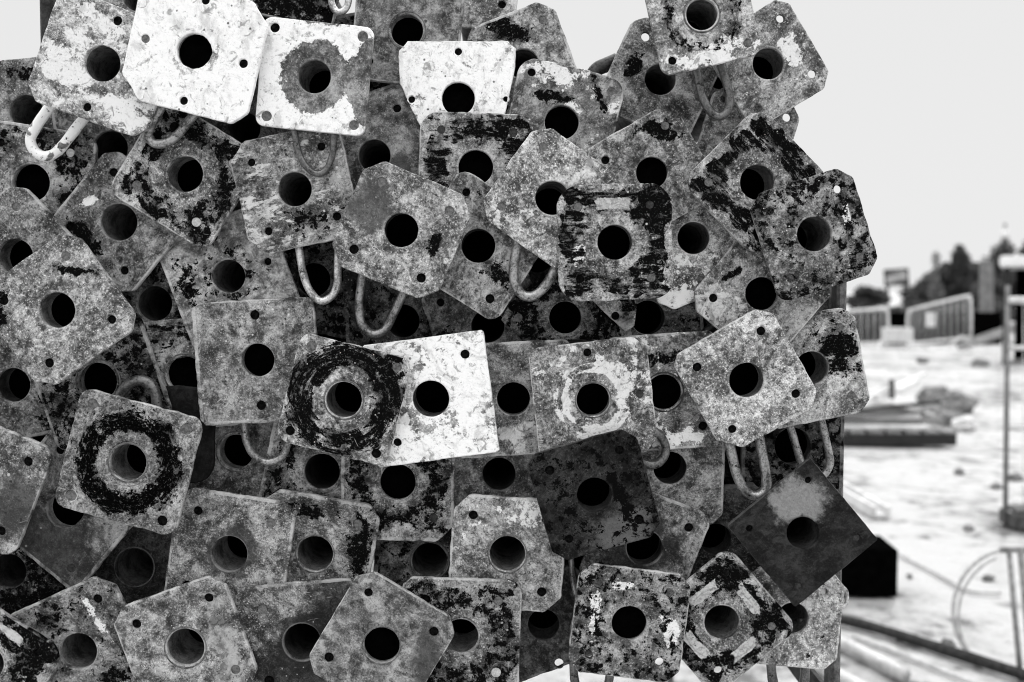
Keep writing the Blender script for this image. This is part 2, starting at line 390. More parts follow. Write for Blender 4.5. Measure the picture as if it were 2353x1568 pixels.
# --- top row
A(1, 235, 146, 41, 146, 134, 20, [30, 30, 30, 32], ('m', 105, 'o-o-', 10.5), 1, 'pale mottled plate with half its paint worn off, tucked under the clean white plate', M_(lo=.13, hi=.42, white=.46, wv=.80, blobs=[('w', -85, 10, 75, 55, 20, .28), ('w', 40, 110, 80, 45, 20, .25), ('w', -20, -90, 60, 40, 20, .15)]), tube=1, jag=.006)
A(2, 446, 117, 40, 152, 141, 14, [45, 45, 33, 52], ('m', 117, 'ooof', 10), 0, 'brightest clean white plate with a ragged grey-rimmed hole, top left', M_(lo=.20, hi=.5, white=.67, wv=.93, fine=.4, scr=.8, blobs=[('W', 0, 0, 66, 66, 0, .75), ('w', 0, -60, 200, 80, 0, .5), ('w', 60, 90, 200, 80, 0, .5)]), jag=.035, tube=1)
A(3, 722, 176, 38, 127, 124, 6, -20, ('c', 102, 'offf', 11.5), 1, 'white painted plate with a grey bare patch round its hole', M_(lo=.10, hi=.24, white=.80, wv=.93, fine=.6, scr=.4, blobs=[('W', 0, 0, 105, 105, 0, 1.3), ('W', 122, 10, 52, 130, 4, 1.3), ('W', 20, -124, 140, 26, 6, .5)]), jag=.005)
A(4, 935, 70, 37, 124, 122, 6, 26, ('c', 80, 'ofoo'), 4.6, 'mid grey smooth plate at top centre, right behind the white-painted square', M_(lo=.06, hi=.22, fine=.6), lip=6)
A(5, 1203, 147, 35, 112, 120, -21, 32, ('c', 76, 'ofoo'), 5.4, 'light grey plate with a black splash near its top, against the sky', M_(lo=.10, hi=.34, blobs=[('d', -40, -82, 62, 28, 10, .55)]))
A(6, 1085, -75, 36, 112, 138, 6, 26, ('c', 76, 'oooo'), 6.2, 'grey plate cut by the top edge behind the top centre plates', M_(lo=.10, hi=.32))
A(7, 1053, 227, 38, 132, 132, 0, 20, ('m', 108, 'oo-o', 8.5), 3.8, 'white plate with slanting cut lower corners, hole half covered below', M_(lo=.16, hi=.45, white=.62, wv=.93, fine=.6, blobs=[('w', 0, -40, 120, 90, 0, .4)]), poly=[(938, 95), (1168, 97), (1184, 112), (1184, 160), (1150, 300), (1120, 345), (985, 345), (966, 290), (918, 192), (917, 118)])
A(8, 1093, 385, 40, 131, 125, 2, -46, ('c', 82, 'kkko'), 3, 'black-blotched rounded plate below the white plate with cut corners', M_(lo=.06, hi=.33, dark=.535, style='streak', blobs=[('d', 30, -85, 70, 24, 0, .3)]))
A(9, 1291, 281, 39, 124, 127, 13, [-38, -45, 20, 20], ('c', 94, 'ofoo'), 4, 'grey rounded plate smeared with cement, hole half hidden by a tilted plate', M_(lo=.07, hi=.25, fine=.5, blobs=[('w', -10, -105, 70, 22, 12, .1), ('d', 90, -60, 10, 60, -20, .4), ('d', -25, -58, 46, 14, 8, .4)]))
A(10, 1518, 182, 36, 117, 116, 25, 30, ('c', 73, 'oooo'), 5, 'grey plate behind the topmost front plate, one bolt hole bright with sky', M_(lo=.06, hi=.27, blobs=[('d', -62, -30, 20, 34, 30, .5)]))
A(11, 1766, 146, 36, 110, 116, -31.5, [24, 24, 30, 26], ('c', 74, 'oooo'), 3, 'light plate at top right standing out against the sky with two see-through bolt holes', M_(lo=.11, hi=.36, blobs=[('w', 60, -25, 22, 42, -30, .2)]))
A(12, 1613, 33, 36, 118, 118, -13, -26, ('c', 88, 'offo'), 0, 'rounded light plate with black specks at the very top, in front of two others', M_(lo=.13, hi=.42, dark=.50, style='ring', blobs=[('w', 30, 88, 90, 26, -10, .25)]), lip=5)
A(13, 1714, 322, 30, 104, 110, 17, 28, ('c', 76, 'oooo'), 5, 'light plate mostly hidden below the top right plate, half its bolt hole white', M_(lo=.09, hi=.33))
A(14, 1498, 397, 36, 121, 121, -30, [30, 38, 30, 30], ('c', 78, 'ofoo'), 2.6, 'grey plate with black stains at its pointed top, beside the black-blotched diamond plate', M_(lo=.06, hi=.28, blobs=[('d', 10, -98, 60, 26, 10, .42)]))
A(15, 1741, 419, 40, 125, 125, 45, -44, ('c', 80, 'ooof'), 1, 'dark rounded diamond plate streaked black, upper right', M_(lo=.05, hi=.30, dark=.56, style='streak'))
A(16, 1872, 538, 40, 123, 128, -18, [31, 30, 31, -30], ('c', 82, 'oofo'), 0, 'speckled dark plate farthest right, hanging over the sky', M_(lo=.05, hi=.28, dark=.49, dsc=95, blobs=[('D', -20, 90, 120, 50, -18, .1), ('D', -80, 0, 60, 90, 0, .05), ('w', 72, -42, 9, 26, -10, .5)]))
A(17, 1413, 557, 40, 132, 133, -1.5, [-55, -55, -48, -48], ('c', 83, 'fkfo'), 0, 'front rounded square plate blotched black with one white dab at its top', M_(lo=.05, hi=.31, dark=.545, style='streak', blobs=[('B', -2, -86, 36, 13, 0, 0), ('d', 85, -85, 62, 50, 0, .5), ('w', -82, 30, 14, 24, 20, .5)]))
A(18, 1594, 547, 37, 128, 138, -21, 28, ('c', 84, '----'), 3.4, 'light plate between the rounded square plate and the dark diamond plate', M_(lo=.09, hi=.34, blobs=[('w', -40, 130, 50, 60, -20, .12)]))
A(19, 1751, 675, 38, 123, 127, 40, [30, 30, 26, 34], ('c', 80, 'oooo'), 2.2, 'pale tilted plate under the speckled far right plate', M_(lo=.08, hi=.28, white=.32, wv=.5, blobs=[('w', -110, 20, 60, 50, 0, .2), ('d', -70, -45, 34, 10, -30, .5)]))
A(20, 1716, 874, 40, 128, 132, -30, [22, 30, 30, 44], ('c', 83, 'oooo', 10), 1, 'large light speckled plate with all four bolt holes open, right side', M_(lo=.11, hi=.43, white=.36, wv=.55))
A(21, 1865, 846, 38, 120, 124, -11, [28, 29, 28, 20], ('c', 80, 'offo'), 3.6, 'grainy plate at the right edge with a black-stained top and half covered hole', M_(lo=.10, hi=.40, blobs=[('d', 60, -40, 70, 70, 0, .35)]))
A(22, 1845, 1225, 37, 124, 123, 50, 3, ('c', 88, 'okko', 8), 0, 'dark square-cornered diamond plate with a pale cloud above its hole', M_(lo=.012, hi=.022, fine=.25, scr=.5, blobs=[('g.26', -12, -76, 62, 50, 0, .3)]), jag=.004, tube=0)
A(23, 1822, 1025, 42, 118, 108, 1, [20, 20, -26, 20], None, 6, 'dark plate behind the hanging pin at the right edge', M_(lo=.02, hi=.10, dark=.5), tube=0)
A(24, 1363, 919, 38, 137, 134, -6.5, [20, 30, 28, 24], ('m', 109, 'ok--', 9.5), 1, 'grey square plate with a whitish ring scraped round its hole', M_(lo=.07, hi=.28, white=.36, wv=.72, blobs=[('w', 95, -40, 34, 60, 0, .10), ('R', 0, 0, 68, 9, 0, .16), ('R', 0, 0, 84, 6, 0, .10)]), lip=3)
A(25, 1180, 917, 38, 135, 131, -3, 10, None, 3, 'grey plate squeezed between the bright white plate and the ring-scraped plate', M_(lo=.07, hi=.26, white=.28, wv=.5, blobs=[('w', 0, 90, 90, 30, 0, .2)]))
A(26, 990, 917, 42, 141, 142, -7.5, 5, ('c', 91, '-o-o', 10), 1, 'bright white square-cornered plate in the middle of the stack', M_(lo=.22, hi=.48, white=.56, wv=.93, fine=.5, blobs=[('w', 90, 10, 60, 150, 0, .4), ('w', 20, 125, 130, 50, 0, .5), ('W', -40, 0, 90, 90, 0, .14)]), jag=.008)
A(27, 790, 919, 41, 131, 128, 14.5, -28, ('c', 101, 'ffoo', 10.5), 0, 'round-cornered plate with black circular swirls, overlapping the bright white plate', M_(lo=.06, hi=.36, dark=.565, style='swirl', blobs=[('d', 95, -55, 40, 70, 20, .4), ('d', -20, 95, 70, 14, 10, .3)]), lip=4)
A(28, 592, 828, 38, 141, 142, -3.5, [18, 8, 6, 14], ('m', 105, 'o-o-', 11), 3.6, 'big grey square plate with cobweb-like lime marks, left of the swirled plate', M_(lo=.08, hi=.27, white=.34, wv=.36), off=(-3, 3))
A(29, 294, 1063, 42, 145, 141, 15, -30, ('c', 110, 'ffof', 12), 0, 'round-cornered plate with a thick ring of black tar round its hole', M_(lo=.08, hi=.27, dark=.60, dv=.006, style='ring', dsc=42), lip=3)
A(30, 131, 713, 41, 141, 137, -35, [24, 34, 30, 36], ('c', 88, 'ofoo', 10.5), 0, 'large light tilted plate at the left edge, topmost there', M_(lo=.09, hi=.33, white=.26, wv=.5, blobs=[('d', -128, 10, 20, 60, 0, .3), ('d', 40, -90, 60, 12, 5, .35)]))
A(31, 35, 590, 41, 128, 126, -43, 30, ('c', 81, 'ofoo', 10), 2.6, 'grey pointed plate at the left edge, lower half under the large light one', M_(lo=.05, hi=.22))
A(32, 273, 511, 42, 126, 126, 40, 26, ('c', 80, 'oooo', 10), 4, 'scraped grey plate left of centre under the blotched rounded plate', M_(lo=.05, hi=.24, blobs=[('d', -80, 40, 24, 70, -40, .4), ('w', -70, -50, 22, 12, -30, .3)]))
A(33, 425, 400, 41, 134, 129, 32, -34, ('c', 80, 'owwf', 11), 3, 'black-blotched rounded plate with a pale plugged bolt hole at its foot, upper left', M_(lo=.07, hi=.34, dark=.545, style='edge', dsc=60))
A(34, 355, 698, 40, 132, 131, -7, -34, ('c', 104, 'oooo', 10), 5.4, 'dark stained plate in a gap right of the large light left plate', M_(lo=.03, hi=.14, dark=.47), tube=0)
A(35, 525, 635, 38, 136, 134, -20, 8, ('m', 95, 'oo-o', 8.5), 4.6, 'pale smooth plate with long cracks above the big grey square plate', M_(lo=.15, hi=.36, fine=.4, white=.40, wv=.42, blobs=[('d', 0, 0, 60, 60, 0, .25), ('d', -100, 20, 30, 60, -20, .25)]), jag=.006)
A(36, 677, 435, 39, 131, 132, -12.5, [40, 24, 36, 40], ('c', 82, 'oooo', 9.5), 2.2, 'grey plate flecked with horizontal flakes of white paint, below the white plate with bare centre', M_(lo=.06, hi=.24, white=.44, wv=.5, style='fleck', blobs=[('w', -85, 50, 50, 60, 0, .12), ('d', 40, 70, 50, 30, -12, .2)]))
A(37, 922, 529, 39, 134, 131, 23, 38, ('c', 84, 'ffoo', 11), 0, 'large grey plate at the centre with a chipped hole and a dark pock mark', M_(lo=.08, hi=.31, blobs=[('d', 75, 32, 17, 30, 10, .55), ('g.07', -70, -55, 60, 60, 0, .3)]), jag=.02, tube=0)
A(38, 1099, 565, 39, 130, 131, 32.7, -30, ('c', 88, 'oooo', 10), 2.4, 'light narrow-looking plate poking out below the chipped centre plate', M_(lo=.06, hi=.25, blobs=[('d', 45, 70, 22, 30, -20, .2)]), tube=0)
A(39, 1269, 455, 39, 128, 129, 35.5, [34, 32, 30, 36], ('c', 83, 'foof', 9.5), 1, 'bright grainy tilted plate overlapped by the rounded square plate', M_(lo=.12, hi=.42, white=.26, wv=.6, blobs=[('w', 75, -60, 40, 18, -30, .25), ('w', -100, 40, 60, 30, 30, .15)]))
A(40, 1299, 730, 37, 152, 100, 3, 30, ('l', [(-108, 2)], 'f'), 5.2, 'soot-black plate with a clean collar in the gap under the rounded square plate', M_(lo=.04, hi=.24, dark=.57, style='edge'), poly=[(1150, 735), (1185, 680), (1300, 600), (1430, 640), (1455, 780), (1200, 783)])
A(41, 1400, 640, 12, 90, 80, 0, 10, ('l', [(15, 87)], 'o'), 4.3, 'wedge of light plate between two dark holes below the rounded square plate', M_(lo=.08, hi=.30, blobs=[('d', 40, 50, 20, 60, 0, .3)]), poly=[(1350, 600), (1350, 680), (1438, 764), (1458, 748), (1464, 700), (1456, 600)])
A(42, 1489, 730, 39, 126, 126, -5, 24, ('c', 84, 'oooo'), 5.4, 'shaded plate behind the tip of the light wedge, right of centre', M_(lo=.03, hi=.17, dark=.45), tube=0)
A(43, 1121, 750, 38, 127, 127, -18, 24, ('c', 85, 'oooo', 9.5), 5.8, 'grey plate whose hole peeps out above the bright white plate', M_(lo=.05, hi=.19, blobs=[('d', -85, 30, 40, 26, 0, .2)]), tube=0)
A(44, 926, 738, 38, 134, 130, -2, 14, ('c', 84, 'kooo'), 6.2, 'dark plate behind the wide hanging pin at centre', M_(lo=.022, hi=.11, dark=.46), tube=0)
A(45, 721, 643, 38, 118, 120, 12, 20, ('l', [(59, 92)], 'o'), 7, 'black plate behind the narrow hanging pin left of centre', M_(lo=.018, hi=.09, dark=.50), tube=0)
A(46, 860, 358, 37, 128, 141, -19, 26, ('c', 86, '-o--'), 5.0, 'brownish grey plate standing between the white bare-centred plate and the blotched rounded one', M_(lo=.07, hi=.23, fine=.6, blobs=[('g.06', 55, 30, 30, 40, 0, .3)]))
A(47, 605, 25, 38, 112, 112, 4, 20, None, 6, 'dark plate at the top edge whose hole shows right of the brightest plate', M_(lo=.05, hi=.18), tube=0)
A(48, 690, -60, 36, 98, 112, 13, -30, ('c', 73, 'oooo', 10), 5.2, 'sooty plate corner at the top edge with one ringed bolt hole', M_(lo=.05, hi=.25, dark=.56))
A(49, 318, -12, 38, 125, 50, 20, 20, None, 5, 'grey plate cut by the top edge between the two top left white plates', M_(lo=.1, hi=.28))
A(50, 60, 258, 39, 122, 122, -7, 24, None, 6, 'grey plate at the upper left corner, a hanging pin over its hole', M_(lo=.05, hi=.24, blobs=[('d', 20, -90, 60, 16, 0, .25)]))
A(51, 71, 420, 43, 140, 130, 9, -40, ('c', 81, 'owoo', 10), 5, 'blotched plate at the left edge with a white plugged bolt hole near the pin', M_(lo=.07, hi=.32, dark=.52, style='edge'))
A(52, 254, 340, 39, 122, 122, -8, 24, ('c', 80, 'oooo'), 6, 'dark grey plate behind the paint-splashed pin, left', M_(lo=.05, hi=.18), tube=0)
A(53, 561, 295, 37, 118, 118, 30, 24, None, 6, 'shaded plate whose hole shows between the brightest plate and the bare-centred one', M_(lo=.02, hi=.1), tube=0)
# --- middle and lower left
A(54, 30, 885, 39, 128, 128, -14, -40, None, 5, 'dull grey plate with a black lower half at the left edge', M_(lo=.04, hi=.20, blobs=[('d', 110, 40, 50, 100, 0, .35)]), tube=0)
A(55, 225, 877, 43, 140, 132, -18, -30, None, 4, 'dark mottled plate behind the upturned pin loop, left', M_(lo=.04, hi=.20, dark=.49), tube=1, lip=8)
A(56, 425, 860, 41, 131, 128, -5, 20, None, 5, 'streaked plate tucked left of the big grey square plate', M_(lo=.05, hi=.25, dark=.51, style='streak'), lip=6)
A(57, -49, 1109, 40, 137, 137, 22, -36, ('c', 86, 'oooo', 11), 1, 'light plate cut by the left edge beside the tar-ringed plate', M_(lo=.07, hi=.30, white=.28, wv=.42, blobs=[('g.05', 85, 60, 50, 80, 0, .4)]))
A(58, 150, 1171, 42, 142, 140, 40, 14, ('c', 97, 'ooko', 10), 4, 'smooth plate with a crumbled mortar rim in its hole, under the tar-ringed plate', M_(lo=.05, hi=.24, fine=.6, blobs=[('g.028', -60, 110, 130, 120, 20, .35)]), jag=.05, tube=2)  # large dark patch is a cast shadow put into the colour
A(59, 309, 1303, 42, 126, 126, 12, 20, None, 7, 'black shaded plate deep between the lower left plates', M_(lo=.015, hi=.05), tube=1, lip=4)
A(60, 20, 1313, 40, 138, 126, -20, 20, None, 5.4, 'black pitted plate at the lower left edge with its hole in deep shade', M_(lo=.02, hi=.2, dark=.58), tube=0)
A(61, -30, 1525, 38, 138, 120, 33, -46, ('c', 86, 'oooo', 10), 0, 'black rounded plate with white dashes in the bottom left corner', M_(lo=.06, hi=.25, dark=.60, style='edge', blobs=[('B', 32, -88, 30, 8, 38, 0), ('B', 66, -62, 20, 10, 38, 0), ('w', 88, 40, 10, 18, 0, .6)]))
A(62, 180, 1497, 42, 143, 142, -24.5, 38, ('c', 92, 'oooo', 10.5), 2, 'grey cut-cornered plate, second from the left on the bottom row', M_(lo=.06, hi=.25, dark=.40, blobs=[('w', 35, -90, 9, 50, -30, .25), ('d', -60, -80, 40, 40, 0, .2), ('d', 80, 80, 40, 50, 0, .2)]))
A(63, 426, 1488, 43, 138, 138, -19.5, 34, ('c', 89, 'oofo', 10.5), 1, 'light grey cut-cornered plate on the bottom row with a pale right side', M_(lo=.08, hi=.30, white=.20, wv=.36, blobs=[('w', 100, 20, 34, 150, -18, .35)]), lip=5)
A(64, 527, 1273, 41, 138, 138, 8.5, [-46, 30, 20, 20], ('c', 86, 'ofoo', 10.5), 3, 'mid grey plate with a dark stained collar, lower left of centre', M_(lo=.07, hi=.27, blobs=[('g.04', 0, 0, 62, 60, 0, .15)]), jag=.006)
A(65, 724, 1273, 41, 133, 134, 10, 30, ('c', 86, 'ofoo', 10.5), 4, 'grey plate with a black soot patch at its right, neighbour of the stained-collar plate', M_(lo=.06, hi=.26, blobs=[('d', 110, -20, 36, 90, 10, .35), ('d', -20, -105, 70, 16, 10, .3)]), lip=3)
A(66, 694, 1476, 43, 145, 138, -5, [-34, 24, 24, 24], ('c', 84, 'fkoo', 11), 2, 'half-dark oily plate on the bottom row behind the pointed plate', M_(lo=.05, hi=.24, blobs=[('g.012', 90, -60, 85, 110, 0, .3), ('g.012', -30, 80, 100, 90, 0, .3), ('g.015', 0, 0, 70, 70, 0, .3)]), tube=0)  # dark patches put the shadow on this plate into its colour
A(67, 877, 1483, 41, 132, 137, 31, [33, 32, 32, 32], ('c', 88, 'ooko', 10.5), 0, 'grey pointed front plate at the bottom centre with flat worn patches', M_(lo=.08, hi=.25, white=.30, wv=.26, fine=.6, blobs=[('g.05', 110, 40, 36, 80, 0, .3)]), lip=3, tube=1)
A(68, 1059, 1463, 40, 137, 134, 2, [20, -38, 20, 20], ('c', 84, 'ofwo', 11), 1, 'black-stained plate on the bottom row right of the pointed plate', M_(lo=.05, hi=.24, dark=.535, style='edge'))
A(69, 1166, 1273, 41, 131, 131, 4, 37, ('c', 84, 'oooo', 10.5), 2, 'plain light grey cut-cornered plate below the bright white plate', M_(lo=.08, hi=.31, blobs=[('w', 60, -100, 44, 26, 0, .15)]), lip=3)
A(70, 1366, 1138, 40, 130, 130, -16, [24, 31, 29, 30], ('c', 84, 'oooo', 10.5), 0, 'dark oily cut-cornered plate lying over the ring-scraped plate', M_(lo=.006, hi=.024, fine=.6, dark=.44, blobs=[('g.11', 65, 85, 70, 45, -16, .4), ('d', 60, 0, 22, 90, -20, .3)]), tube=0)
A(71, 1540, 1076, 38, 125, 129, 1, 24, None, 4, 'cloudy light and dark plate behind the C-shaped pin end', M_(lo=.06, hi=.25, white=.40, wv=.42), tube=0)
A(72, 1481, 1259, 41, 122, 125, 21, 24, ('c', 78, 'oooo', 10), 3, 'half-shaded plate sticking out right of the dark oily plate', M_(lo=.05, hi=.24, blobs=[('g.015', -20, -10, 100, 90, 0, .3)]), tube=0)  # dark patch is shadow painted into the plate colour
A(73, 1446, 1433, 40, 130, 127, 7, [30, 28, 30, 28], ('c', 82, 'oooo', 10), 0, 'cut-cornered plate with four pale smears, bottom right of centre', M_(lo=.07, hi=.27, dark=.46, blobs=[('w', -80, -20, 15, 60, 5, .5), ('w', 90, 5, 20, 40, -10, .35), ('w', -15, -88, 26, 10, 0, .5), ('d', -75, 10, 10, 40, 0, .3)]))
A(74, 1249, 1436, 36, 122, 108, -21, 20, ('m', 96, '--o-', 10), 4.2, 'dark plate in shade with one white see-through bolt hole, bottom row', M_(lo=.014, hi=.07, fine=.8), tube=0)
A(75, 1659, 1431, 40, 125, 126, 49, -34, ('c', 80, 'ofoo', 10), 1, 'black rounded diamond plate with four pale bars round its hole', M_(lo=.07, hi=.32, dark=.58, style='edge', blobs=[('B', -45, -66, 38, 11, -38, 0), ('B', 61, -53, 36, 12, 51, 0), ('B', -60, 55, 36, 12, 50, 0), ('B', 53, 62, 36, 12, -39, 0)]))
A(76, 1822, 1422, 37, 112, 113, 5.5, 28, ('c', 68, 'oooo', 9), 2.5, 'pale salt-speckled plate in the lower right corner of the stack', M_(lo=.16, hi=.50, white=.42, wv=.6, dark=.36))
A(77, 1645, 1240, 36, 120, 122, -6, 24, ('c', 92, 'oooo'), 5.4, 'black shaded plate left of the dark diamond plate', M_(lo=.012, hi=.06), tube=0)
A(78, 740, 1084, 41, 132, 132, 12, 20, ('c', 86, 'kooo'), 5.2, 'soot-speckled plate below the swirled plate', M_(lo=.05, hi=.22, dark=.52, style='edge'), tube=0)
A(79, 914, 1108, 41, 131, 137, 1.5, [20, 20, 38, 20], ('c', 83, 'ookk', 10), 4.6, 'black crusted plate directly under the bright white plate', M_(lo=.05, hi=.27, dark=.545, style='edge'), tube=0)
A(80, 1147, 1090, 38, 130, 131, 3, 20, None, 5.2, 'plain grey plate under the right corner of the bright white plate', M_(lo=.07, hi=.24), tube=0)
A(81, 543, 1038, 39, 125, 130, 6, 20, None, 6.2, 'shaded grey plate with a double rim behind the hanging pin loop', M_(lo=.04, hi=.18), tube=1, lip=7)
A(82, 987, 1288, 40, 126, 126, 6, 20, None, 6.4, 'dark plate with a double-rimmed hole between two light cut-cornered plates', M_(lo=.03, hi=.17, dark=.46), tube=1, lip=5)
A(83, 412, 1000, 20, 80, 112, 2, -52, None, 4.4, 'smooth black rounded plate edge showing right of the tar-ringed plate', M_(lo=.006, hi=.012, fine=.1, scr=0, edge=.2), tube=0)

A(84, 1526, 901, 40, 127, 134, -4, -24, ('c', 86, 'oooo', 10), 3, 'grey plate right of the ring-scraped plate, its hole cut off at left', M_(lo=.05, hi=.26, blobs=[('w', 20, 105, 80, 18, -5, .12), ('d', 20, -80, 70, 16, -5, .3)]), tube=0, lip=5)
# filler props added deep in the pile to make the gaps dark
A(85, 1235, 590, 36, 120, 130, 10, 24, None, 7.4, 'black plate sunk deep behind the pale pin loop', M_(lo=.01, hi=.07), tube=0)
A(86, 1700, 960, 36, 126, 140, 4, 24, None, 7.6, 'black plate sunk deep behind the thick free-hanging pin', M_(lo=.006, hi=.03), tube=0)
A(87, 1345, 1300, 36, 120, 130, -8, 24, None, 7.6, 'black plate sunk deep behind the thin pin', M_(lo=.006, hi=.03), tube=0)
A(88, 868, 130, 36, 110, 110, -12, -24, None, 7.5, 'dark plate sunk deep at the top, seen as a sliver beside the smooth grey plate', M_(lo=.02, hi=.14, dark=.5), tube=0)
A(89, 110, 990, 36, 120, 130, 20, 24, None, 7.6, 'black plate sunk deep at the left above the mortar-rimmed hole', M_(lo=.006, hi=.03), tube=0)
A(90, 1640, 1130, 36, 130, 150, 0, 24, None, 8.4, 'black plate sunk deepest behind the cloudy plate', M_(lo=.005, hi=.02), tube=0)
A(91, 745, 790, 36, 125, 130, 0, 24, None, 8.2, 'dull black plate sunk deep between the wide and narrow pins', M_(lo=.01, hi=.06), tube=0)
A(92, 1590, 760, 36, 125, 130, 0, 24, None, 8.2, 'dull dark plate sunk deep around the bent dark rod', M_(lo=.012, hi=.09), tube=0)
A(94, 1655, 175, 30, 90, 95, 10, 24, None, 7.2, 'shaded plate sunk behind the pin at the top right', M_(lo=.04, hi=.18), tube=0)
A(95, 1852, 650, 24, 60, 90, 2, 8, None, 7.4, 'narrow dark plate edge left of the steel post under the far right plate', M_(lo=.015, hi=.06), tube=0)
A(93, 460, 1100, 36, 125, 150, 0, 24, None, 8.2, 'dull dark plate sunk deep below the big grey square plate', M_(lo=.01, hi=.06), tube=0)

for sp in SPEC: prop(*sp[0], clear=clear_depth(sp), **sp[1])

# ------------------------------------------------------------------ hanging pins
def pin_mat(name, lo, hi, white=0.0):
    s = NB(name); P = s.tc.outputs['Object']
    n = s.noise(P, 70, 6, .65); n2 = s.noise(P, 420, 4, .7)
    v = s.mix(s.step(s.math('ADD', s.math('MULTIPLY', n, .5), s.math('MULTIPLY', n2, .5)), .36, .62), lo, hi)
    if white: v = s.mix(s.step(s.noise(s.map(P, (3, 1, 7)), 30, 7, .6), .5 - white * .1, .53 - white * .1), v, .85)
    v = s.mix(s.step(s.noise(P, 160, 5, .7), .42, .35), v, lo * .3); s.color(v); s.rs(.38, .4, .7 if not white else 0.1); s.bump(n2, .5, .0008); return s.m
PM = {'mid': pin_mat('worn_pin_steel', .05, .45), 'light': pin_mat('bright_pin_steel', .14, .75), 'dark': pin_mat('dark_pin_steel', .012, .06),
      'white': pin_mat('paint_splashed_pin', .05, .22, 1.0), 'dull': pin_mat('dull_pin_steel', .05, .2)}
def pin(pts, th, z, mat, label, ext=60):
    Y = STACK_Y + z * LAYER + .003
    p = [V(u, v, Y) for u, v in pts]; sc = scale_at(p[0])
    # the rod leans back into its tube beyond both visible ends
    a = p[0] + (p[0] - p[1]).normalized() * ext * sc + Vector((0, .004, 0)); b = p[-1] + (p[-1] - p[-2]).normalized() * ext * sc + Vector((0, .004, 0))
    path = smooth_path([a] + p + [b], 7)
    c = path[len(path) // 2].copy(); bm = bmesh.new()
    add_tube(bm, [q - c for q in path], th / 2 * sc, 14, wob=.08)
    o = from_bm('locking_pin', bm, PM[mat], None, True); o.location = c
    tag(o, label, 'pin', 'U-shaped locking pins hanging among the props'); return o
pin([(1604, 178), (1614, 222), (1632, 256), (1654, 268), (1672, 252), (1676, 222), (1666, 180)], 20, 2, 'dull', 'grey U-shaped pin under the topmost front plate at top right')
pin([(1680, 1038), (1694, 1093), (1712, 1128), (1737, 1140), (1758, 1126), (1760, 1094), (1747, 1018)], 23, 2.2, 'mid', 'thick U-shaped pin hanging free below the large light plate at right')
pin([(1817, 985), (1829, 1025), (1842, 1065), (1860, 1090), (1882, 1096), (1899, 1084), (1907, 1062), (1902, 1030), (1888, 970)], 18, 4.4, 'mid', 'narrow pin whose bend passes behind the dark diamond plate')
pin([(763, -20), (762, 6), (770, 24), (784, 28), (798, 14), (803, -14)], 16, 4.6, 'light', 'pin bend cut by the top edge beside the sooty plate corner')
pin([(113, 248), (84, 290), (70, 320), (80, 348), (105, 360), (132, 348), (160, 315), (190, 276)], 24, 3, 'white', 'thick pin splashed with white paint at the upper left')
pin([(370, 248), (346, 292), (342, 314), (356, 330), (383, 328), (410, 308), (445, 265)], 21, 1.9, 'mid', 'grey U-shaped pin under the brightest plate at top left')
pin([(676, 303), (688, 355), (708, 388), (732, 400), (752, 386), (765, 350), (766, 300)], 15, 1.62, 'dull', 'thin dull pin hanging over the paint-flecked plate')
pin([(687, 570), (697, 630), (713, 670), (738, 692), (763, 680), (775, 652), (776, 612)], 18, 2.95, 'light', 'bright narrow U-shaped pin just above the big grey square plate')
pin([(832, 640), (825, 692), (829, 738), (846, 762), (866, 768), (888, 754), (906, 718), (925, 678)], 20, 4, 'mid', 'wide U-shaped pin hanging below the chipped centre plate')
pin([(1190, 555), (1180, 625), (1191, 668), (1219, 682), (1249, 662), (1276, 620)], 23, 1.76, 'mid', 'pale pin loop between the grainy tilted plate and the rounded square plate')
pin([(272, 935), (278, 905), (298, 882), (322, 874), (345, 884), (358, 908), (361, 945)], 25, 2.5, 'dull', 'upturned pin loop rising behind the tar-ringed plate')
pin([(561, 975), (567, 1015), (584, 1046), (615, 1062), (645, 1052), (660, 1026), (664, 1005)], 18, 4.7, 'mid', 'round-bottomed pin hanging below the big grey square plate')
pin([(1494, 985), (1518, 1003), (1530, 1030), (1522, 1056), (1500, 1069), (1472, 1062)], 20, 2.1, 'dull', 'C-shaped pin end over the cloudy plate', ext=12)
pin([(1311, 1262), (1316, 1330), (1328, 1372), (1352, 1388), (1378, 1375), (1388, 1335), (1386, 1262)], 14, 3.4, 'mid', 'thin pin behind the plate with four pale smears')
pin([(1318, 1480), (1320, 1560), (1340, 1610), (1378, 1610), (1400, 1560), (1400, 1480)], 20, 4, 'dull', 'pin legs showing at the bottom edge under the plate with four pale smears')
pin([(1768, 1480), (1775, 1560), (1790, 1610), (1830, 1610), (1849, 1560), (1846, 1480)], 22, 4, 'dull', 'pin legs showing at the bottom edge under the salt-speckled plate')
pin([(1648, 742), (1606, 778), (1565, 803), (1547, 828), (1556, 870)], 24, 4.1, 'dark', 'dark bent rod in the gap above the large light plate at right', ext=25)
pin([(1928, 1345), (1944, 1358), (1945, 1385), (1930, 1396)], 9, 4, 'light', 'small bright pin curve behind the salt-speckled plate', ext=20)
pin([(1392, 150), (1372, 160), (1358, 185), (1362, 215)], 34, 6.6, 'dark', 'dark hook behind the plates at the top, in the gap open to the sky', ext=30)

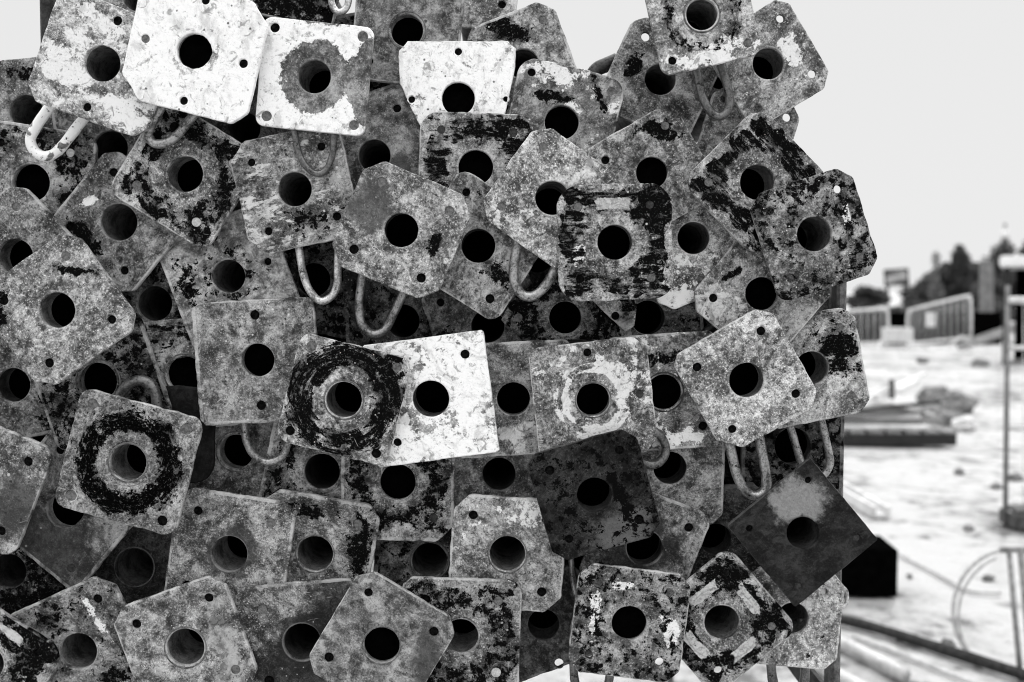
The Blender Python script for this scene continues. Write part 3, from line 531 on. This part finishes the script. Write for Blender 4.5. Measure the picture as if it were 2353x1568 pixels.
# ------------------------------------------------------------------ rack that carries the stack
rk = empty('storage_rack', (0.1, STACK_Y + .5, 0.0)); tag(rk, 'dark steel rack with square posts carrying the stack of props', 'rack')
RM = simple_mat('rack_steel', .012, .05, 60, 5, .6); RM2 = simple_mat('rack_steel_worn', .05, .2, 80, 5, .6)
def rk_box(name, c, s, mat=RM):
    bm = bmesh.new(); add_box(bm, Vector(c) - rk.location, s); bmesh.ops.bevel(bm, geom=bm.edges[:], offset=.003, segments=1, affect='EDGES'); return from_bm(name, bm, mat, rk)
ZB = V(1176, 1640, STACK_Y).z - .02
yl = STACK_Y + .13
xl = V(118, 0, yl).x; xr = V(1926, 680, yl).x
ztr = V(1926, 640, yl).z; zb = ZB - .05
for y0, nm in ((yl, 0), (yl + 1.2, 1)):
    rk_box('post', (xl, y0, (zb + 1.72) / 2), (.016, .03, 1.72 - zb))
    rk_box('post', (xr, y0, (ztr + .0) / 2), (.0115, .03, ztr), RM2)
    rk_box('cross_beam', ((xl + xr) / 2, y0, zb + .02), (xr - xl - .04, .04, .04))
    rk_box('leg', (xl, y0, zb / 2 - .003), (.03, .034, zb - .006))
for x0 in (xl, xr):
    rk_box('side_rail', (x0, yl + .6, zb + .02), (.0112, 1.16, .036))
    rk_box('foot', (x0, yl + .6, .02), (.06, 1.3, .04))

# ------------------------------------------------------------------ ground
s = NB('dusty_ground'); P = s.tc.outputs['Object']
n1 = s.noise(P, .7, 7, .62, .6); n2 = s.noise(P, 6, 7, .68); n3 = s.noise(P, 60, 4, .7)
v = s.mix(s.step(s.math('ADD', s.math('MULTIPLY', n1, .5), s.math('MULTIPLY', n2, .5)), .42, .54), .32, .52)
v = s.mix(s.math('MULTIPLY', s.step(s.math('ADD', s.math('MULTIPLY', n2, .65), s.math('MULTIPLY', n1, .35)), .47, .40), .85), v, .14)
v = s.mix(s.step(n3, .62, .75, 0, .3), v, .12)
s.color(v); s.rs(.95, .1); s.bump(s.math('ADD', n2, s.math('MULTIPLY', n3, .15)), .9, .09)
bm = bmesh.new()
def gh(x, y):
    d = max(0, y - 6)
    return .05 * mnoise.noise(Vector((x * .45, y * .45, 0))) * min(1, d / 4) + .015 * mnoise.noise(Vector((x * 2, y * 2, 4))) - .01
xs = [-400, -120, -40, -15] + [-8 + i * .45 for i in range(70)] + [26, 34, 50, 120, 400]
ys = [-120, -30, -8, -2] + [i * .45 for i in range(90)] + [44, 50, 60, 90, 160, 400, 900]
gv = [[bm.verts.new((x, y, gh(x, y) if abs(x) < 25 and -1 < y < 42 else -.01)) for x in xs] for y in ys]
for j in range(len(ys) - 1):
    for i in range(len(xs) - 1): bm.faces.new((gv[j][i], gv[j][i + 1], gv[j + 1][i + 1], gv[j + 1][i]))
gr = from_bm('ground', bm, s.m, None, True); tag(gr, 'pale dusty trampled ground of the yard', kind='structure')

# ------------------------------------------------------------------ background yard
galv = simple_mat('galvanised', .5, .8, 12, 3, .45, .4, .1)
pale = simple_mat('pale_board', .45, .72, 10, 4, .8)
woodg = simple_mat('grey_wood', .10, .3, 14, 5, .85, stretch=(1, 8, 8))
black = simple_mat('black_rubber', .0008, .002, 30, 3, 1.0, 0.0, .05)
rust = simple_mat('dark_rusty', .012, .05, 60, 5, .8)
tubeg = simple_mat('painted_pipe', .30, .55, 20, 4, .4, .5)
conc = simple_mat('concrete_grey', .08, .25, 20, 6, .9)

def barrier(u0, u1, vt0, vt1, vb0, vb1, Y0, Y1, label, nb=11, sign=False, roll=0):
    """crowd barrier: corner points from its ends on the ground, real 1.1 m tall"""
    A0, A1 = V(u0, vb0, Y0), V(u1, vb1, Y1)
    T0, T1 = V(u0, vt0, Y0), V(u1, vt1, Y1)
    e = empty('crowd_barrier', ((A0 + A1) / 2)); tag(e, label, 'barrier', 'crowd barriers across the far side of the yard')
    o = e.location
    L = lambda s, t: (A0.lerp(A1, s)).lerp(T0.lerp(T1, s), t) - o
    bm = bmesh.new(); rr = .030
    k = .09
    fr = [L(0, .16), L(0, .82), L(k * .3, .95), L(k, 1), L(1 - k, 1), L(1 - k * .3, .95), L(1, .82), L(1, .16)]
    add_tube(bm, smooth_path(fr, 4) , rr, 8, closed=True); from_bm('frame', bm, galv, e, True)
    for i in range(1, nb + 1):
        bm = bmesh.new(); q = i / (nb + 1); add_tube(bm, [L(q, .165), L(q, .985)], .011, 6); from_bm('bar', bm, galv, e, True)
    d = (A1 - A0).normalized(); nrm = Vector((d.y, -d.x, 0))
    for q in (.14, .86):
        bm = bmesh.new(); b = L(q, 0); m = L(q, .2)
        add_tube(bm, [b + nrm * .34 + Vector((0, 0, .02)), b + nrm * .22 + Vector((0, 0, .05)), m, b - nrm * .22 + Vector((0, 0, .05)), b - nrm * .34 + Vector((0, 0, .02))], .022, 8)
        from_bm('foot', bm, galv, e, True)
    if sign:
        bm = bmesh.new(); c = L(.4, .66) + nrm * .03; ang = math.atan2(d.y, d.x)
        add_box(bm, c, (.30, .012, .30), Matrix.Rotation(ang, 3, 'Z')); from_bm('notice_board', bm, pale, e)
    return e
barrier(2086, 2231, 714, 679, 806, 794, 21.5, 19.6, 'light metal crowd barrier tilted uphill with a white notice on it', 9, True)
barrier(1918, 2040, 719, 709, 806, 802, 21, 20.5, 'pale crowd barrier half hidden behind the edge of the stack', 7)
# white low unit between the barriers
bm = bmesh.new(); c = V(2062, 778, 22.5); add_box(bm, Vector((0, 0, .17)), (.62, .4, .34)); bmesh.ops.bevel(bm, geom=bm.edges[:], offset=.03, segments=2, affect='EDGES')
o = from_bm('plastic_barrier', bm, pale); o.location = (c.x, c.y, c.z - .1); tag(o, 'low white block standing between the two crowd barriers', 'block')

# fence pole + rails with foot, right edge
fe = empty('site_fence', G(2312, 1212)); tag(fe, 'thin grey fence panel with a post on a dark foot block at the right edge', 'fence'); fo = fe.location; Yf = fo.y
bm = bmesh.new(); add_tube(bm, [V(2310, 1205, Yf) - fo, V(2316, 655, Yf) - fo], .0125, 10); from_bm('post', bm, simple_mat('fence_grey', .10, .22, 20), fe, True)
for va, vb_, rr in ((690, 694, .02), (800, 797, .012), (985, 990, .012), (1178, 1195, .012)):
    bm = bmesh.new(); add_tube(bm, [V(2316, va, Yf) - fo, V(2620, vb_, Yf - .2) - fo], rr, 8); from_bm('rail', bm, galv, fe, True)
for k in range(1, 9):
    bm = bmesh.new(); u = 2316 + k * 36; add_tube(bm, [V(u, 692, Yf - .025 * k) - fo, V(u, 1185, Yf - .025 * k) - fo], .0022, 5); from_bm('wire', bm, galv, fe, True)
bm = bmesh.new(); add_box(bm, Vector((.17, 0, .05)), (.34, .20, .11)); bmesh.ops.bevel(bm, geom=bm.edges[:], offset=.02, segments=2, affect='EDGES'); from_bm('foot_block', bm, simple_mat('foot_block_dark', .04, .12), fe)

# material pile on a pallet
def thing_box(name, c, size, mat, rz, label, cat, group=None, bev=.006):
    bm = bmesh.new(); add_box(bm, Vector((0, 0, size[2] / 2)), size); bmesh.ops.bevel(bm, geom=bm.edges[:], offset=bev, segments=1, affect='EDGES')
    o = from_bm(name, bm, mat); o.location = c; o.rotation_euler = (0, 0, R(rz)); tag(o, label, cat, group); return o
pc = G(2030, 1015)
pal = empty('pallet', (pc.x, pc.y + .15, 0)); tag(pal, 'dark pallet carrying the pile of boards, deep shadow beneath', 'pallet')
for k in range(3):
    bm = bmesh.new(); add_box(bm, Vector((0, -.35 + k * .35, .05)), (1.0, .09, .09)); from_bm('runner', bm, rust, pal)
for k in range(7):
    bm = bmesh.new(); add_box(bm, Vector((-.45 + k * .15, 0, .109)), (.11, .8, .02)); from_bm('deck_board', bm, woodg, pal)
rnd = random.Random(5)
BL = ['flat pale board at the bottom of the pile on the pallet', 'greyish board lying second in the pile', 'narrow pale board lying askew in the middle of the pile',
      'dark board near the top of the pile', 'short board crossing the pile', 'white board sticking up from the top of the pile']
for k in range(6):
    a = [0, 2, -6, 4, 18, -3][k]; L_ = [1.0, .9, .8, .75, .5, .42][k]; wd = [.7, .5, .3, .4, .2, .14][k]
    o = thing_box('board', (pc.x - .18 + k * .05, pc.y + .15 + rnd.uniform(-.05, .05), .121 + k * .036), (L_, wd, .03), [pale, woodg, pale, woodg, pale, pale][k], a, BL[k], 'board', 'boards piled on the pallet')
    if k == 5: o.rotation_euler = (0, R(-22), R(12)); o.location.z += .10; o.location.x += .1
# loose laths thrown on the pile
LL = ['long thin lath leaning on the left of the pile', 'thin dark lath crossing the front of the pile', 'bright lath rising to the right over the pile', 'grey lath lying flat in front of the pile', 'thin lath pointing at the rubble heap', 'short dark stick on top of the pile', 'pale stick at the back of the pile']
for k in range(7):
    L_ = [1.1, .8, .9, .7, .6, .35, .5][k]; o = thing_box('lath', (pc.x + [-.3, .0, .1, -.15, .3, .1, -.1][k], pc.y + [.0, -.12, .2, -.25, .1, .1, .4][k], .34 + [.0, -.05, .06, -.12, -.1, .08, .05][k]), (L_, .045, .025), [pale, rust, pale, woodg, pale, rust, pale][k], [8, -14, 25, -5, 40, 70, -30][k], LL[k], 'lath', 'loose laths on the pile of boards')
    o.rotation_euler[1] = R([6, -8, -16, 3, 12, -20, 9][k])
# rubble beside the boards
def rock(c, r, mat, label, seed, cat='rubble', group='broken concrete lumps by the pallet'):
    bm = bmesh.new(); bmesh.ops.create_icosphere(bm, subdivisions=3, radius=1)
    for v in bm.verts:
        q = v.co.copy(); v.co = Vector((q.x * 1.3, q.y, q.z * .75)) * (1 + .5 * mnoise.noise(q * 1.3 + Vector((seed, 0, 0))) + .15 * mnoise.noise(q * 4 + Vector((0, seed, 0)))) * r
    o = from_bm('concrete_lump', bm, mat); o.location = (c[0], c[1], c[2] + r * .45); o.rotation_euler = (0, 0, seed); tag(o, label, cat, group)
for k, (u, v_, r, mt) in enumerate([(2120, 940, .17, conc), (2165, 930, .17, conc), (2190, 905, .17, conc), (2150, 885, .15, conc), (2218, 945, .09, pale), (2100, 968, .08, pale)]):
    p = G(u, v_ + 40)
    rock((p.x, p.y, 0), r, mt, ['dark concrete lump nearest the pallet', 'grey lump right of the pallet', 'darkest lump at the right of the rubble heap', 'small lump at the back of the rubble heap', 'small pale stone farthest right in the rubble', 'small pale stone touching the pallet'][k], k * 1.7)
# black block nearer
bc = G(1990, 1372); b = thing_box('rubber_block', (bc.x, bc.y + .12, 0), (.27, .24, .20), black, -4, 'solid black block on the ground right of the dark diamond plate', 'block', bev=.008)
# short white channel behind the diamond plate
p0, p1 = G(1890, 1112), G(2026, 1192)
bm = bmesh.new(); cc = (p0 + p1) / 2; L_ = (p1 - p0).length; an = math.atan2(p1.y - p0.y, p1.x - p0.x)
add_box(bm, Vector((0, 0, .012)), (L_, .10, .02)); add_box(bm, Vector((0, .04, .044)), (L_, .018, .044)); add_box(bm, Vector((0, -.04, .044)), (L_, .018, .044))
o = from_bm('steel_channel', bm, pale); o.location = (cc.x, cc.y, .0); o.rotation_euler = (0, 0, an); tag(o, 'pale channel section lying on the ground beside the tip of the diamond plate', 'channel')
# rods and pipes on the ground
def ground_rod(name, pts, r, mat, label, cat, z=None):
    p = smooth_path([G(u, v_, r if z is None else z) for u, v_ in pts], 6); c = p[len(p) // 2].copy(); bm = bmesh.new()
    add_tube(bm, [q - c for q in p], r, 12, wob=.15 if r < .02 else 0); o = from_bm(name, bm, mat, None, True); o.location = c; tag(o, label, cat); return o
ground_rod('rusty_bar', [(1880, 1412), (2000, 1440), (2160, 1490), (2400, 1566)], .019, rust, 'long dark rusty bar running across the bottom right of the yard', 'bar')
ground_rod('pipe', [(1840, 1440), (1960, 1490), (2080, 1552)], .023, tubeg, 'thick pale pipe lying below the dark bar, its end showing', 'pipe')
ground_rod('pipe', [(1780, 1480), (1900, 1540), (2000, 1592)], .023, tubeg, 'second thick pale pipe at the bottom edge beside the stack', 'pipe')
ground_rod('thin_rod', [(1960, 1462), (2090, 1510), (2260, 1580)], .007, tubeg, 'thin light rod between the pale pipe and the dark bar', 'rod')
ground_rod('cable', [(2066, 1272), (2125, 1303), (2190, 1338), (2230, 1358), (2300, 1362)], .008, tubeg, 'thin grey cable lying behind the wire hoop', 'cable')
# wire hoop leaning on a trestle
hy = G(2300, 1500).y
hp = []
for k in range(41):
    a = R(75 + k * 185 / 40); hp.append(V(2325 + 135 * math.cos(a), 1405 - 142 * math.sin(a), hy + .12 * math.sin(a)))
bm = bmesh.new(); c = hp[20].copy(); add_tube(bm, [q - c for q in hp], .0065, 8)
add_tube(bm, [q * 1.0 - c + Vector((.012, -.015, -.012)) for q in hp[8:]], .0045, 8)
o = from_bm('wire_hoop', bm, simple_mat('hoop_grey', .22, .42), None, True); o.location = c; tag(o, 'large grey wire hoop leaning against the trestle legs, lower right', 'hoop')
tr = empty('trestle', G(2345, 1560)); tag(tr, 'thin-legged grey steel trestle at the lower right corner', 'trestle'); to = tr.location; Yt = to.y
ft = simple_mat('trestle_grey', .14, .3)
for a, b_, rr in (((2318, 1262), (2346, 1565), .009), ((2345, 1262), (2374, 1565), .011), ((2440, 1262), (2420, 1565), .009)):
    bm = bmesh.new(); add_tube(bm, [V(a[0], a[1], Yt + .1) - to, V(b_[0], b_[1], Yt) - to], rr, 8); from_bm('leg', bm, ft, tr, True)
bm = bmesh.new(); add_tube(bm, [V(2300, 1264, Yt + .1) - to, V(2460, 1262, Yt + .1) - to], .010, 8); from_bm('top_bar', bm, ft, tr, True)
# loose scraps
for k, (u, v_, r) in enumerate([(2205, 1085, .03), (2270, 1330, .02), (2225, 1215, .02), (2090, 1325, .012), (2290, 1120, .035), (2335, 1100, .04), (2180, 1480, .02), (2060, 1470, .015), (2255, 840, .12), (2120, 830, .08)]):
    p = G(u, v_)
    rock((p.x, p.y, -r * .3), r, conc, ['grey stone below the rubble heap', 'small stone inside the wire hoop', 'small stone left of the fence foot', 'tiny stone right of the black block', 'stone left of the fence post', 'stone beside the fence post', 'stone above the dark bar', 'stone just above the pale pipe', 'mound of soil under the far fence', 'low clod in front of the crowd barrier'][k], k * 2.3 + 1, 'stone', 'loose stones on the yard')

# ------------------------------------------------------------------ trees and far things
leafm = simple_mat('foliage', .025, .10, 1.2, 3, .9, .05, 0); bark = simple_mat('bark', .05, .14, 14, 5, .9); leafp = simple_mat('foliage_pale', .10, .2, 3, 3, .9, .1, 0)
def tree(u, vtop, vbase, width, Y, label, mat=leafm, seed=1, n=2600, trunk=.12, lobes=6, cat='tree', name='broadleaf_tree', low=.25):
    base = V(u, vbase, Y); base.z = min(base.z, .2); base.z = 0
    top = V(u, vtop, Y).z; sc = scale_at(base); W = width * sc / 2; rnd = random.Random(seed)
    e = empty(name, base); tag(e, label, cat, 'trees beyond the yard')
    H = top
    bm = bmesh.new(); add_tube(bm, [Vector((0, 0, 0)), Vector((.05, 0, H * .35)), Vector((-.05, 0, H * .8))], trunk, 8)
    for k in range(5):
        a = rnd.uniform(0, 6.28); z0 = H * rnd.uniform(.3, .6)
        add_tube(bm, [Vector((0, 0, z0)), Vector((math.cos(a) * W * .5, math.sin(a) * W * .5, z0 + H * .22))], trunk * .35, 6)
    from_bm('trunk', bm, bark, e, True)
    L = []
    for k in range(lobes):
        zz = rnd.uniform(low, .86) * H; f = 1 - abs(zz / H - .5) * .9
        L.append((Vector((rnd.uniform(-.7, .7) * W * f, rnd.uniform(-.6, .6) * W * f, zz)), W * rnd.uniform(.35, .6), H * rnd.uniform(.10, .2)))
    L.append((Vector((0, 0, H * .86)), W * .4, H * .14)); L.append((Vector((0, 0, H * .5)), W * .75, H * .3))
    bm = bmesh.new()
    for k in range(n):
        c, rx, rz = rnd.choice(L); d = Vector((rnd.gauss(0, 1), rnd.gauss(0, 1), rnd.gauss(0, 1))).normalized() * (rnd.random() ** .4)
        p = c + Vector((d.x * rx, d.y * rx, d.z * rz)); s_ = rnd.uniform(.5, 1.2) * max(.07, W * .075)
        a = Vector((rnd.gauss(0, 1), rnd.gauss(0, 1), rnd.gauss(0, 1))).normalized(); b = a.orthogonal().normalized()
        f = [bm.verts.new(p + a * s_), bm.verts.new(p + b * s_ * .6), bm.verts.new(p - a * s_), bm.verts.new(p - b * s_ * .6)]; bm.faces.new(f)
    from_bm('crown', bm, mat, e); return e
tree(2172, 606, 790, 110, 35, 'dark tree between the wispy shrub and the tall narrow tree', seed=21, lobes=14, n=5000)
tree(2222, 600, 790, 110, 36, 'dark tree just right of the tall narrow tree', seed=22, lobes=14, n=5000)
tree(2285, 590, 790, 110, 37, 'dark tree filling the gap left of the white roof', seed=23, lobes=14, n=5000)
tree(2120, 655, 790, 120, 35, 'dark tree right of the billboard posts', seed=24, lobes=14, n=5000)
tree(1990, 658, 790, 105, 34, 'round-topped tree just right of the stack', seed=3, n=3500, lobes=10)
tree(2092, 684, 790, 120, 36, 'low dark tree under the billboard', seed=4, n=3500, lobes=10)
tree(2150, 628, 790, 120, 33, 'dark tree behind the tilted crowd barrier', seed=5, n=4500, lobes=12)
tree(2198, 560, 790, 84, 30, 'tall narrow tree with a round tuft on top', seed=6, lobes=12, n=5000)
tree(2240, 600, 790, 90, 34, 'dark tree left of the pale column', seed=7, lobes=12, n=4500)
tree(2308, 548, 790, 90, 31, 'tall tree below the domed finial', seed=8, lobes=12, n=5000)
tree(2358, 545, 790, 80, 33, 'tall tree cut by the right edge above the white roof', seed=9, lobes=12, n=4500)
tree(2268, 640, 790, 100, 29, 'tree behind the pale column', seed=10, lobes=12, n=4500)
tree(2125, 692, 795, 190, 27, 'wide dark bush behind the crowd barriers', seed=11, n=6000, low=.05, lobes=20)
tree(1970, 712, 795, 120, 28, 'low bush behind the half-hidden barrier', seed=12, n=4000, low=.05, lobes=14)
tree(2250, 668, 795, 170, 26, 'wide dark bush behind the column', seed=13, n=6000, low=.05, lobes=20)
tree(2148, 575, 790, 36, 32, 'wispy pale shrub rising left of the tall narrow tree', mat=leafp, seed=14, n=420, trunk=.03)
# dark netting behind the barriers
a0, a1 = V(1900, 800, 23.5), V(2300, 800, 23.5)
e = empty('hoarding', (a0 + a1) / 2); e.location.z = 0; tag(e, 'low black hoarding running behind the crowd barriers', 'hoarding')
bm = bmesh.new(); add_box(bm, Vector((0, 0, .38)), ((a1 - a0).length, .03, .76)); from_bm('panel', bm, black, e)
for k in range(6):
    bm = bmesh.new(); add_box(bm, Vector((-2 + k * .8, .04, .42)), (.05, .05, .84)); from_bm('post', bm, rust, e)
# pale column
p = V(2264, 790, 24); bm = bmesh.new(); H = V(2264, 600, 24).z
add_tube(bm, [Vector((0, 0, 0)), Vector((0, 0, H * .5)), Vector((-.01, 0, H))], .16, 14, wob=.1)
o = from_bm('concrete_column', bm, simple_mat('column_grey', .10, .26, 6)); o.location = (p.x, p.y, 0); tag(o, 'broad grey column standing in front of the trees', 'column')
# sloping beam
q0, q1 = V(2205, 797, 20.3), V(2335, 752, 19.2); cc = (q0 + q1) / 2; bm = bmesh.new(); dd = (q1 - q0)
add_box(bm, Vector((0, 0, 0)), (dd.length, .16, .15), dd.to_track_quat('X', 'Z').to_matrix()); o = from_bm('timber_beam', bm, simple_mat('beam_grey', .25, .45, 6)); o.location = cc
tag(o, 'thick pale beam sloping up to the right beside the tilted crowd barrier', 'beam')
# billboard
p = V(2059, 637, 38); e = empty('billboard', (p.x, p.y, 0)); tag(e, 'small framed billboard on a post above the trees', 'billboard')
sc = scale_at(p); W, H = 52 * sc, 34 * sc
bm = bmesh.new(); add_box(bm, Vector((0, 0, p.z)), (W, .05, H), Matrix.Rotation(R(-4), 3, 'Y'))
s = NB('billboard_face'); n = s.noise(s.map(s.tc.outputs['Object'], sc=(.6, 1, 3)), 1.6, 2, .5); s.color(s.mix(s.step(n, .42, .6), .09, .5)); s.rs(.7)
from_bm('panel', bm, s.m, e)
bm = bmesh.new(); RZ = Matrix.Rotation(R(-4), 3, 'Y'); c0 = Vector((0, -.03, p.z))
for dx, dz, sx_, sz_ in ((0, H / 2, W + .08, .06), (0, -H / 2, W + .08, .08), (-W / 2, 0, .06, H), (W / 2, 0, .06, H)):
    add_box(bm, c0 + RZ @ Vector((dx, 0, dz)), (sx_, .06, sz_), RZ)
from_bm('frame', bm, rust, e)
bm = bmesh.new(); add_tube(bm, [Vector((-.3, .05, 0)), Vector((-.3, .05, p.z - H / 2))], .05, 8); add_tube(bm, [Vector((.35, .05, 0)), Vector((.35, .05, p.z - H / 2))], .05, 8); from_bm('post', bm, rust, e, True)
# shelter with white roof edge
p = V(2345, 790, 17); pl = V(2292, 790, 17); e = empty('site_shelter', (pl.x, pl.y, 0)); e.rotation_euler = (0, 0, R(-27)); p = pl; tag(e, 'dark open shelter with a white roof edge at the right', 'shelter')
zt = V(2330, 588, 17).z; zl = V(2330, 614, 17).z; x0 = 0.0
bm = bmesh.new(); add_box(bm, Vector((x0 + 1.6, 1.0, (zt + zl) / 2)), (3.2, 2.2, zt - zl)); bmesh.ops.bevel(bm, geom=bm.edges[:], offset=.03, segments=2, affect='EDGES'); from_bm('roof', bm, simple_mat('roof_white', .72, .85, 5), e)
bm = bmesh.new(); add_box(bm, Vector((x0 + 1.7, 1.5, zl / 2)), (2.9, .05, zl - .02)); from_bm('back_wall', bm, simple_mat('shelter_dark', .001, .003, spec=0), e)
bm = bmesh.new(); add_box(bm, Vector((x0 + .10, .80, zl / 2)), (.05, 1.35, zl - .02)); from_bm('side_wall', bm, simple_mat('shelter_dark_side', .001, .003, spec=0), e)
for dx in (.12, 2.9):
    bm = bmesh.new(); add_box(bm, Vector((x0 + dx, .06, zl / 2)), (.08, .08, zl - .004)); from_bm('post', bm, rust, e)
# domed finial of a far tower
p = V(2309, 540, 60); sc = scale_at(p); e = empty('domed_tower', (p.x, p.y, 0)); tag(e, 'far tower tip with a pale dome and a finial above the trees', 'tower')
bm = bmesh.new(); add_tube(bm, [Vector((0, 0, 0)), Vector((0, 0, p.z - 8 * sc))], 9 * sc, 12); from_bm('shaft', bm, conc, e, True)
bm = bmesh.new(); bmesh.ops.create_uvsphere(bm, u_segments=16, v_segments=10, radius=9 * sc, matrix=Matrix.Translation((0, 0, p.z)) @ Matrix.Diagonal((1, 1, 1.15, 1))); from_bm('dome', bm, galv, e, True)
bm = bmesh.new(); add_tube(bm, [Vector((0, 0, p.z + 8 * sc)), Vector((0, 0, p.z + 28 * sc))], 1.1 * sc, 6)
bmesh.ops.create_uvsphere(bm, u_segments=10, v_segments=8, radius=4 * sc, matrix=Matrix.Translation((0, 0, p.z + 22 * sc))); from_bm('finial', bm, conc, e, True)
